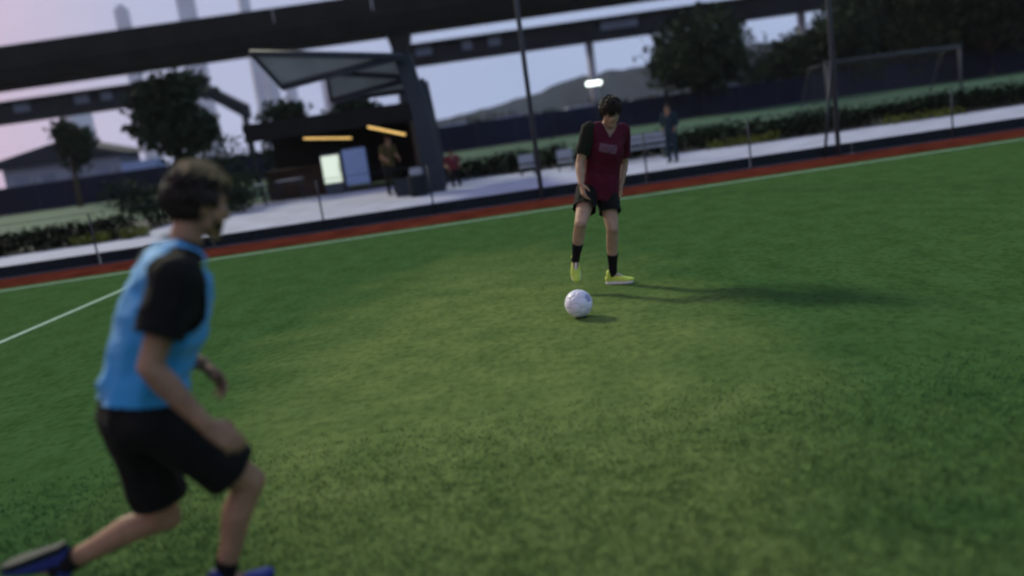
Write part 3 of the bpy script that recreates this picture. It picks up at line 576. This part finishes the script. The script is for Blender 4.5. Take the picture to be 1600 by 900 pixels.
def person(name, label, J, o, voxel=.006):
    """J joints in metres, o outfit; one continuous body, clothing and hair as its children"""
    J = {k: Vector(v) for k, v in J.items()}; L0 = Vector((J['pelvis'].x, J['pelvis'].y, 0)); k = o.get('k', 1.0)
    t = thing(name, label, 'person', L0); J = {q: v - L0 for q, v in J.items()}; Z = Vector()
    pr, pf_, pu, PQ = frame(o['fp'], J['waist'] - J['pelvis']); cr, cf, cu, CQ = frame(o['fc'], J['neck'] - J['chest'])
    def torso(V, g, low=0.0):
        pel = (J['pelvis'] - pu * low, ((.160 + g) * k, (.115 + g) * k, (.10) * k), PQ); wai = (J['waist'], ((.142 + g) * k, (.102 + g) * k, .09 * k), CQ)
        che = (J['chest'] + cf * .005, ((.165 + g) * k, (.112 + g) * k, .12 * k), CQ); up = J['chest'].lerp(J['neck'], .55)
        V.hull(pel, wai); V.hull(wai, che)
        V.hull((J['chest'], ((.150 + g) * k, (.10 + g) * k, .10 * k), CQ), (J['shR'].lerp(up, .2), .056 * k + g), (J['shL'].lerp(up, .2), .056 * k + g), (up, ((.10 + g), (.085 + g), .05), CQ))
        V.hull((J['neck'] - cu * .01 * k, .052 * k + g), (J['shR'].lerp(up, .15), .045 * k + g), (J['shL'].lerp(up, .15), .045 * k + g)); return V
    # body, one continuous surface
    V = torso(Vol(), 0.0)
    hr_, hf_, hu_, HQ = frame(o['fh'], o['uh']); hc = J['head']
    V.hull((J['neck'] - cu * .03, .060 * k), (hc - hu_ * .07 * k - hf_ * .02 * k, .054 * k)); head_vol(V, hc, o['fh'], o['uh'], k)
    for sd in 'RL':
        sh, el_, wr, hip, kn, an = (J[q + sd] for q in ('sh', 'el', 'wr', 'hip', 'kn', 'an'))
        V.hull((sh, .058 * k), (sh.lerp(el_, .3), .051 * k)); V.hull((sh.lerp(el_, .2), .052 * k), (el_, .040 * k))
        V.hull((el_, .041 * k), (el_.lerp(wr, .28), .043 * k)); V.hull((el_.lerp(wr, .28), .043 * k), (wr, .027 * k))
        hd = o['hand' + sd]; hand(V, wr, hd[0], hd[1], hd[2], k, hd[3])
        V.hull((hip, .092 * k), (hip.lerp(kn, .35), .082 * k)); V.hull((hip.lerp(kn, .35), .082 * k), (kn, .056 * k)); V.hull((kn, .056 * k), (kn + nv(o['fl' + sd]) * .012, .048 * k))
        bk = -nv(o['fl' + sd]); V.hull((kn, .054 * k), (kn.lerp(an, .3) + bk * .018, .056 * k)); V.hull((kn.lerp(an, .3) + bk * .018, .056 * k), (kn.lerp(an, .62) + bk * .006, .043 * k)); V.hull((kn.lerp(an, .62) + bk * .006, .043 * k), (an, .034 * k))
        V.hull((an, .033 * k), (an + nv(o['toe' + sd]) * .10 - Vector(o['sup' + sd]) * .05, .026 * k))
    link('body', V.mesh(voxel, 4), o['skin'], t, True)
    # shirt
    if o.get('bib'):
        V = torso(Vol(), .016); me = V.mesh(voxel, 3); link('t_shirt', me, o['tee'], t, True)
        V = torso(Vol(), .030, .0); me = V.mesh(voxel, 3)
        ax = {s: (J['sh' + s], (J['el' + s] - J['sh' + s]).normalized()) for s in 'RL'}
        low = J['pelvis'] + pu * o.get('hem', -.02); hn = nv(o.get('hem_n', pu)); side = {s: (cr if s == 'R' else -cr) for s in 'RL'}
        def off(c):
            if (c - low).dot(hn) < 0: return True
            for s in 'RL':
                d = c - J['sh' + s]
                if d.dot(side[s]) > -.035 - .25 * max(0, d.dot(cu)) and d.dot(cu) > -.17 and (Vector((d.dot(cf), d.dot(cu) + .02, 0)).length < .165): return True
            q = c - J['neck']
            return q.dot(cu) > -.06 and Vector((q.dot(cr), q.dot(cf) - .012, 0)).length < .092
        cut(me, off); wrinkle(me, .007, 7, (1, 1, 1.7), 3, o.get('fold', .006)); link('training_bib', me, o['shirt'], t, True)
    else:
        V = torso(Vol(), .018, .03); V.hull((J['waist'], (.162 * k, .122 * k, .08 * k), CQ), (J['pelvis'] - pu * .04, (.198 * k, .155 * k, .08 * k), PQ))
        me = V.mesh(voxel, 3); low = J['pelvis'] + pu * o.get('hem', -.03)
        def off(c):
            if (c - low).dot(pu) < 0: return True
            q = c - J['neck']; x, z = abs(q.dot(cr)), q.dot(cu)
            if q.dot(cf) > -.02: return z > -.10 + x * 1.5 and z > -.11 and x < .075
            return z > .012
        cut(me, off); wrinkle(me, .006, 8, (1, 1, .8), 5, o.get('fold', .009)); sh_o = link('shirt', me, o['shirt'], t, True)
    for sd in 'RL':      # sleeves
        sh, el_ = J['sh' + sd], J['el' + sd]; e = sh.lerp(el_, o['sleeve']); ax = (el_ - sh).normalized(); V = Vol(); sl = o.get('sl', 0)
        V.hull((sh.lerp(J['chest'].lerp(J['neck'], .4), .25), .068 * k + sl), (sh, .072 * k + sl)); V.hull((sh, .073 * k + sl), (e, .066 * k + sl)); V.hull((e, .066 * k + sl), (e + ax * .1, .066 * k + sl))
        if o['sleeve'] > .9: wr = J['wr' + sd]; V = Vol(); V.hull((sh, .07 * k), (el_, .052 * k)); V.hull((el_, .052 * k), (wr, .036 * k)); e = wr - (wr - el_).normalized() * .03; ax = (wr - el_).normalized()
        me = V.mesh(voxel, 3); cut(me, lambda c: (c - e).dot(ax) > 0 and (c - e).length < .2); wrinkle(me, .003, 14, (1, 1, 1), 7, .004)
        link('sleeve', me, o.get('sleeve' + sd, o.get('tee', o['shirt'])), t, True)
    # shorts or trousers
    V = Vol(); V.hull((J['pelvis'], (.180 * k, .134 * k, .11 * k), PQ), (J['waist'].lerp(J['pelvis'], .35), (.158 * k, .117 * k, .06 * k), PQ))
    for sd in 'RL':
        hip, kn, an = (J[q + sd] for q in ('hip', 'kn', 'an')); e = hip.lerp(kn, o['leg']); ax = (kn - hip).normalized()
        V.hull((J['pelvis'].lerp(hip, .95), .107 * k), (hip.lerp(kn, .3), .102 * k))
        if o['leg'] < 1: V.hull((hip.lerp(kn, .2), .104 * k), (e, (.092 + o.get('flare', 0)) * k)); V.hull((e, (.092 + o.get('flare', 0)) * k), (e + ax * .12, .094 * k))
        else: V.hull((hip.lerp(kn, .25), .098 * k), (kn, .07 * k)); V.hull((kn, .07 * k), (an, .055 * k))
    me = V.mesh(voxel, 4)
    if o['leg'] < 1:
        EL = [(J['hip' + s].lerp(J['kn' + s], o['leg']), (J['kn' + s] - J['hip' + s]).normalized()) for s in 'RL']
        cut(me, lambda c: any((c - e).dot(a) > 0 and ((c - e) - a * (c - e).dot(a)).length < .125 and (c - e).dot(a) < .3 for e, a in EL))
    wrinkle(me, .004, 9, (1.3, 1.3, .7), 11, .006); link('shorts' if o['leg'] < 1 else 'trousers', me, o['shorts'], t, True)
    for sd in 'RL':
        kn, an = J['kn' + sd], J['an' + sd]; bk = -nv(o['fl' + sd])
        if o.get('sock'):
            V = Vol(); top = an.lerp(kn, o['sock']); V.hull((top + bk * .008, .053 * k if o['sock'] > .35 else .045 * k), (an.lerp(kn, .2), .041 * k)); V.hull((an.lerp(kn, .2), .041 * k), (an, .040 * k))
            me = V.mesh(voxel, 2); a = (kn - an).normalized(); cut(me, lambda c: (c - top).dot(a) > .004); link('sock', me, M['sock'], t, True)
        shoe(an, o['toe' + sd], o['sup' + sd], o['shoe'], o['solem'], Z, t, k)
    # hair, eyes, brows
    hr, hf, hu, Q = hr_, hf_, hu_, HQ; P = lambda a, b, c: hc + (hr * a + hf * b + hu * c) * k
    hd = o['hair']; hair_obj(hc, hf, hu, k, hd['m'], t, Z, hd['n'], hd['len'], hd['lift'], hd['inside'], hd['flow'], hd.get('rad', .0042))
    if 'blond' in o: b = o['blond']; hair_obj(hc, hf, hu, k, b['m'], t, Z, b['n'], b['len'], b['lift'], b['inside'], b['flow'], .0038, 'blond_hair', 5)
    if 'beard' in o:
        rg = random.Random(4); mb = MB()
        for i in range(200):
            a = rg.uniform(-1, 1); s = rg.random(); x = .055 * math.sin(a * 1.5); y = .018 + .064 * math.cos(a * 1.5); z = -.125 + .05 * abs(a) + s * .035
            p = P(x * 1.02, y, z); mb.tube([p, p + (hr * x * .25 + hf * .008 - hu * .012)], [.0032, .0006], 4)
        mb.build('beard', o['beard'], t, smooth=True)
    for sg in (-1, 1):
        e = P(sg * .031, .078, -.018); V = Vol(); V.hull((e, .0125 * k)); eo = link('eye', V.mesh(.003, 1), M['eyew'], t, True)
        V = Vol(); V.hull((e + hf * .0085 * k - hu * .002, .0062 * k)); link('iris', V.mesh(.002, 1), M['iris'], eo, True)
        V = Vol(); V.hull((P(sg * .016, .096, .016), .004 * k), (P(sg * .042, .084, .018), .0035 * k)); link('eyebrow', V.mesh(.003, 1), hd['m'], t, True)
    V = Vol(); V.hull((P(-.017, .0905, -.080), .0065 * k), (P(.017, .0905, -.080), .0065 * k), (P(0, .0965, -.080), .0068 * k)); link('lips', V.mesh(.003, 1), M['lip'], t, True)
    return t

X = Vector
# --- runner in the blue bib, left foreground, running to the right and looking across the pitch
JN = {'pelvis':(-1.348,2.886,0.750), 'hipR':(-1.265,2.819,0.762), 'hipL':(-1.417,2.982,0.727), 'waist':(-1.273,2.905,0.942), 'chest':(-1.172,2.924,1.139), 'neck':(-1.091,2.953,1.298), 'head':(-1.033,3.011,1.461), 'shR':(-1.067,2.771,1.228), 'elR':(-1.181,2.694,0.969), 'wrR':(-1.043,2.694,0.753), 'shL':(-1.235,3.078,1.239), 'elL':(-1.306,3.155,0.909), 'wrL':(-1.158,3.078,0.870), 'knR':(-1.043,2.982,0.432), 'anR':(-1.196,2.945,0.086), 'knL':(-1.413,3.078,0.305), 'anL':(-1.862,3.078,0.160)}
fN = X((math.cos(.5), math.sin(.5), 0))
person('person', 'player in a light blue bib and black shorts running with blond topped dark hair', JN, dict(
    fp=fN, fc=X((math.cos(.62), math.sin(.62), -.25)), fh=X((math.cos(.76), math.sin(.76), -.10)), uh=X((.22, .12, 1)), skin=M['skin'], shirt=M['bib'], tee=M['black'], bib=True, hem=.075, hem_n=X((.16, .1, 1)), sleeve=.66, sl=.014, fold=.013, shorts=M['black'], leg=.80, flare=.012,
    handR=(X((.55, .1, -.55)), X((-.4, .5, -.3)), X((.5, .2, .6)), .55), handL=(X((.5, -.1, -.6)), X((-.5, -.6, -.2)), X((.5, 0, .6)), .6),
    flR=X((.8, .45, .1)), flL=X((.55, .2, -.75)), toeR=X((.72, .68, 0)), toeL=X((-.97, 0, -.20)), supR=X((0, 0, 1)), supL=X((.20, .05, -.97)), sock=.20, shoe=M['navyboot'], solem=M['rubber'],
    hair=dict(m=M['hair'], n=900, len=lambda d: .05 if d.z > .2 else .035, lift=lambda d: .019 + .012 * max(0, d.z), inside=std_hairline(-.80, .52, -.2), flow=lambda d: (0, .6 if d.z > .55 else -.2, .25 if d.z > .4 else -1.0), rad=.0052),
    blond=dict(m=M['blond'], n=230, len=lambda d: .06, lift=lambda d: .038, inside=lambda d: d.z > .62 and -.75 < d.y < .45, flow=lambda d: (.2, .8, .35)),
    beard=M['hairb']), .0055)
# --- player in maroon with the ball at his feet
JR = {'pelvis':(0.889,7.811,0.862), 'hipR':(0.812,7.801,0.908), 'hipL':(0.967,7.821,0.868), 'waist':(0.940,7.801,1.012), 'chest':(0.979,7.762,1.237), 'neck':(1.038,7.782,1.421), 'head':(1.075,7.722,1.561), 'shR':(0.860,7.683,1.418), 'elR':(0.744,7.663,1.137), 'wrR':(0.723,7.545,0.972), 'shL':(1.176,7.860,1.368), 'elL':(1.183,8.018,1.061), 'wrL':(1.115,7.900,0.888), 'knR':(0.669,7.486,0.631), 'anR':(0.595,7.604,0.304), 'knL':(0.963,7.663,0.523), 'anL':(0.935,7.801,0.087)}
red = person('person', 'player in a maroon shirt looking down at the white football', JR, dict(
    fp=X((-.15, -1, 0)), fc=X((.12, -1, -.28)), fh=X((-.02, -1, -.62)), uh=X((.05, -.42, 1)), skin=M['skin2'], shirt=M['maroon'], sleeve=.74, sleeveR=M['sleeve'], sleeveL=M['maroon'], hem=-.06, shorts=M['black'], leg=.60, flare=.012,
    handR=(X((.06, -.25, -1)), X((.9, .3, .1)), X((.2, -1, 0)), .5), handL=(X((-.1, -.2, -1)), X((-1, .2, 0)), X((0, -1, 0)), .5),
    flR=X((-.1, -1, 0)), flL=X((.1, -1, 0)), toeR=X((-.10, -.55, -.83)), toeL=X((.92, -.38, 0)), supR=X((0, -.83, .55)), supL=X((0, 0, 1)), sock=.46, shoe=M['lime_boot'], solem=M['sole'],
    hair=dict(m=M['hairb'], n=900, len=lambda d: .055, lift=lambda d: .024 + .014 * max(0, d.z), inside=std_hairline(-.6, .32, -.1), flow=lambda d: (.1, .7 if d.z > .3 else 0, -.35), rad=.0052)), .0065)
# grey lettering block across the chest, printed on the shirt
bpy.context.view_layer.update()
shirt = [c for c in red.children if c.name.startswith('shirt')][0]
pr_ = MB(); org = red.matrix_world.translation; cf = X((.12, -1, -.28)).normalized(); rt = cf.cross(X((.3, 0, 1))).normalized(); rt = rt if rt.x > 0 else -rt; upv = rt.cross(cf); upv = upv if upv.z > 0 else -upv
def on_shirt(a, b):
    o_ = X(JR['chest']) - org + rt * a + upv * b - (-cf) * 0 + cf * .5
    ok, p, n, i = shirt.ray_cast(o_, -cf); return p + cf * .007 if ok else None
def glyph(x0, x1, z0, z1):
    for k in range(2):
        for j in range(6):
            xa, xb = x0 + (x1 - x0) * k / 2, x0 + (x1 - x0) * (k + 1) / 2; za, zb = z0 + (z1 - z0) * j / 6, z0 + (z1 - z0) * (j + 1) / 6
            q = [on_shirt(xa, za), on_shirt(xb, za), on_shirt(xb, zb), on_shirt(xa, zb)]
            if all(v is not None for v in q): pr_.add(q, [(0, 1, 2, 3)])
for g in range(7):
    x = -.082 + .024 * g
    glyph(x, x + .0075, .0, .072); glyph(x + .0115, x + .019, .0, .072)
    if g % 3 == 0: glyph(x + .0075, x + .0115, .028, .046)
    elif g % 3 == 1: glyph(x + .0075, x + .0115, .054, .072)
    else: glyph(x + .0075, x + .0115, .0, .018)
po = pr_.build('chest_print', M['print'], red)

# --- spectators beyond the fence
def stand(x, y, h, f, lean=0.0, arm=.1):
    s = h / 1.72; f = nv(f); r = X((f.y, -f.x, 0)); B = X((x, y, 0.006)); P = lambda a, b, c: B + (r * a + f * b + X((0, 0, c))) * s
    J = dict(pelvis=P(0, 0, .93), hipR=P(.09, 0, .90), hipL=P(-.09, 0, .90), waist=P(0, lean * .15, 1.10), chest=P(0, lean * .35, 1.28), neck=P(0, lean * .55, 1.46), head=P(0, lean * .8 + .01, 1.60),
        shR=P(.19, lean * .5, 1.40), shL=P(-.19, lean * .5, 1.40), elR=P(.25, lean * .5 - .02, 1.12), elL=P(-.25, lean * .5 - .02, 1.12), wrR=P(.20, lean * .6 + arm, .92 + arm * .8), wrL=P(-.20, lean * .6 + arm, .92 + arm * .8),
        knR=P(.10, .02, .50), knL=P(-.10, .03, .50), anR=P(.11, -.02, .085), anL=P(-.11, -.02, .085))
    return J, f, r, s
def spectator(x, y, h, f, label, shirt, trousers, hairm, lean=0, arm=.1, sleeve=.6, sit=False):
    J, f, r, s = stand(x, y, h, f, lean, arm); Zu = X((0, 0, 1))
    if sit:
        for q in ('pelvis', 'hipR', 'hipL', 'waist', 'chest', 'neck', 'head', 'shR', 'shL', 'elR', 'elL', 'wrR', 'wrL'): J[q] = J[q] - Zu * .42 * s - f * .38 * s
    person('person', label, J, dict(fp=f, fc=f, fh=f - Zu * .15, uh=Zu + f * .15, skin=M['skin'], shirt=shirt, sleeve=sleeve, hem=-.08, shorts=trousers, leg=1.2, k=s,
        handR=(f * .3 - Zu, -r, f, .5), handL=(f * .3 - Zu, r, f, .5), flR=f, flL=f, toeR=f, toeL=f, supR=Zu, supL=Zu, shoe=M['rubber'], solem=M['grey'],
        hair=dict(m=hairm, n=160, len=lambda d: .05, lift=lambda d: .015, inside=std_hairline(), flow=lambda d: (0, 0, -1), rad=.008)), .011)
spectator(-3.05, 25.4, 1.68, (.5, -.8, 0), 'spectator in a khaki top and black trousers standing left of the canopy column', M['khaki'], M['black'], M['rust'], .25, .2)
spectator(-1.15, 24.9, 1.45, (.2, -1, 0), 'spectator in a red top sitting on a stool right of the canopy column', M['redc'], M['black'], M['hair'], .1, .25, sit=True)
spectator(4.62, 22.6, 1.50, (-.6, -.8, 0), 'spectator in a dark teal top standing on the path behind the maroon player', M['teal'], M['teal'], M['hair'], .05, .1, sleeve=1)
st = thing('stool', 'small dark stool under the spectator in red', 'stool', (-1.22, 25.24, .006))
MB().tube([(0, 0, .36), (0, 0, .40)], .17, 14).build('seat', M['steel'], st)
for k in range(3): MB().tube([(.05 * math.cos(k * 2.1), .05 * math.sin(k * 2.1), .37), (.15 * math.cos(k * 2.1), .15 * math.sin(k * 2.1), 0)], .014, 8).build('leg', M['steel'], st)

# ------------------------------------------------------------------ football
def football():
    b = bmesh.new(); bmesh.ops.create_icosphere(b, subdivisions=1, radius=1)
    vs = [v.co.copy() for v in b.verts]; b.free(); b = bmesh.new(); bmesh.ops.create_icosphere(b, subdivisions=1, radius=1)
    t = thing('football', 'white football with grey marks on the turf at the maroon player\'s feet', 'football', (0.503, 6.66, .112), .6)
    b.free()
    # truncated icosahedron: 12 pentagons and 20 hexagons, each a slightly domed panel
    b = bmesh.new(); bmesh.ops.create_icosphere(b, subdivisions=1, radius=1); V12 = [v.co.copy() for v in b.verts]; nb = [[e.other_vert(v).index for e in v.link_edges] for v in b.verts]; T = [[v.index for v in f.verts] for f in b.faces]; b.free()
    faces = []
    for i, v in enumerate(V12):
        pts = [v.lerp(V12[j], 1 / 3) for j in nb[i]]; faces.append((pts, True))
    for f in T:
        pts = []
        for a, c in ((0, 1), (1, 2), (2, 0)): pts += [V12[f[a]].lerp(V12[f[c]], 1 / 3), V12[f[a]].lerp(V12[f[c]], 2 / 3)]
        faces.append((pts, False))
    for pts, pent in faces:
        c = sum(pts, X()) / len(pts); ax = c.normalized(); a = ax.orthogonal().normalized(); bb = ax.cross(a)
        pts = sorted(pts, key=lambda p: math.atan2((p - c).dot(bb), (p - c).dot(a))); m = MB(); n = len(pts); R_ = .11
        ring = []
        for k in range(n):
            for q in range(3): ring.append(pts[k].lerp(pts[(k + 1) % n], q / 3))
        rows = [[(c.lerp(p, s).normalized()) * (R_ * h) for p in ring] for s, h in ((1.0, .975), (.95, .998), (.6, 1.0), (.25, 1.0))]; N_ = len(ring)
        vs = [p for r in rows for p in r] + [ax * R_]; fs = [(r * N_ + k, r * N_ + (k + 1) % N_, (r + 1) * N_ + (k + 1) % N_, (r + 1) * N_ + k) for r in range(3) for k in range(N_)] + [(3 * N_ + k, 3 * N_ + (k + 1) % N_, 4 * N_) for k in range(N_)]
        m.add(vs, fs); m.build('panel', M['ballg'] if (pent and abs(ax.z) < .6 and ax.x > -.2) else M['ball'], t, smooth=True)
football()

# ------------------------------------------------------------------ dusk haze round the whole place
hz = bpy.data.materials.new('haze'); hz.use_nodes = True; ht = hz.node_tree; ht.nodes.clear()
pv = N(ht, 'ShaderNodeVolumePrincipled'); pv.inputs['Color'].default_value = (.88, .92, 1, 1); pv.inputs['Density'].default_value = 0.00014; pv.inputs['Anisotropy'].default_value = 0.2
ho_ = N(ht, 'ShaderNodeOutputMaterial'); ht.links.new(pv.outputs[0], ho_.inputs['Volume'])
HB = MB().box((0, 300, 124.5), (2600, 2600, 253)); h = HB.build('haze', hz); h['kind'] = 'stuff'
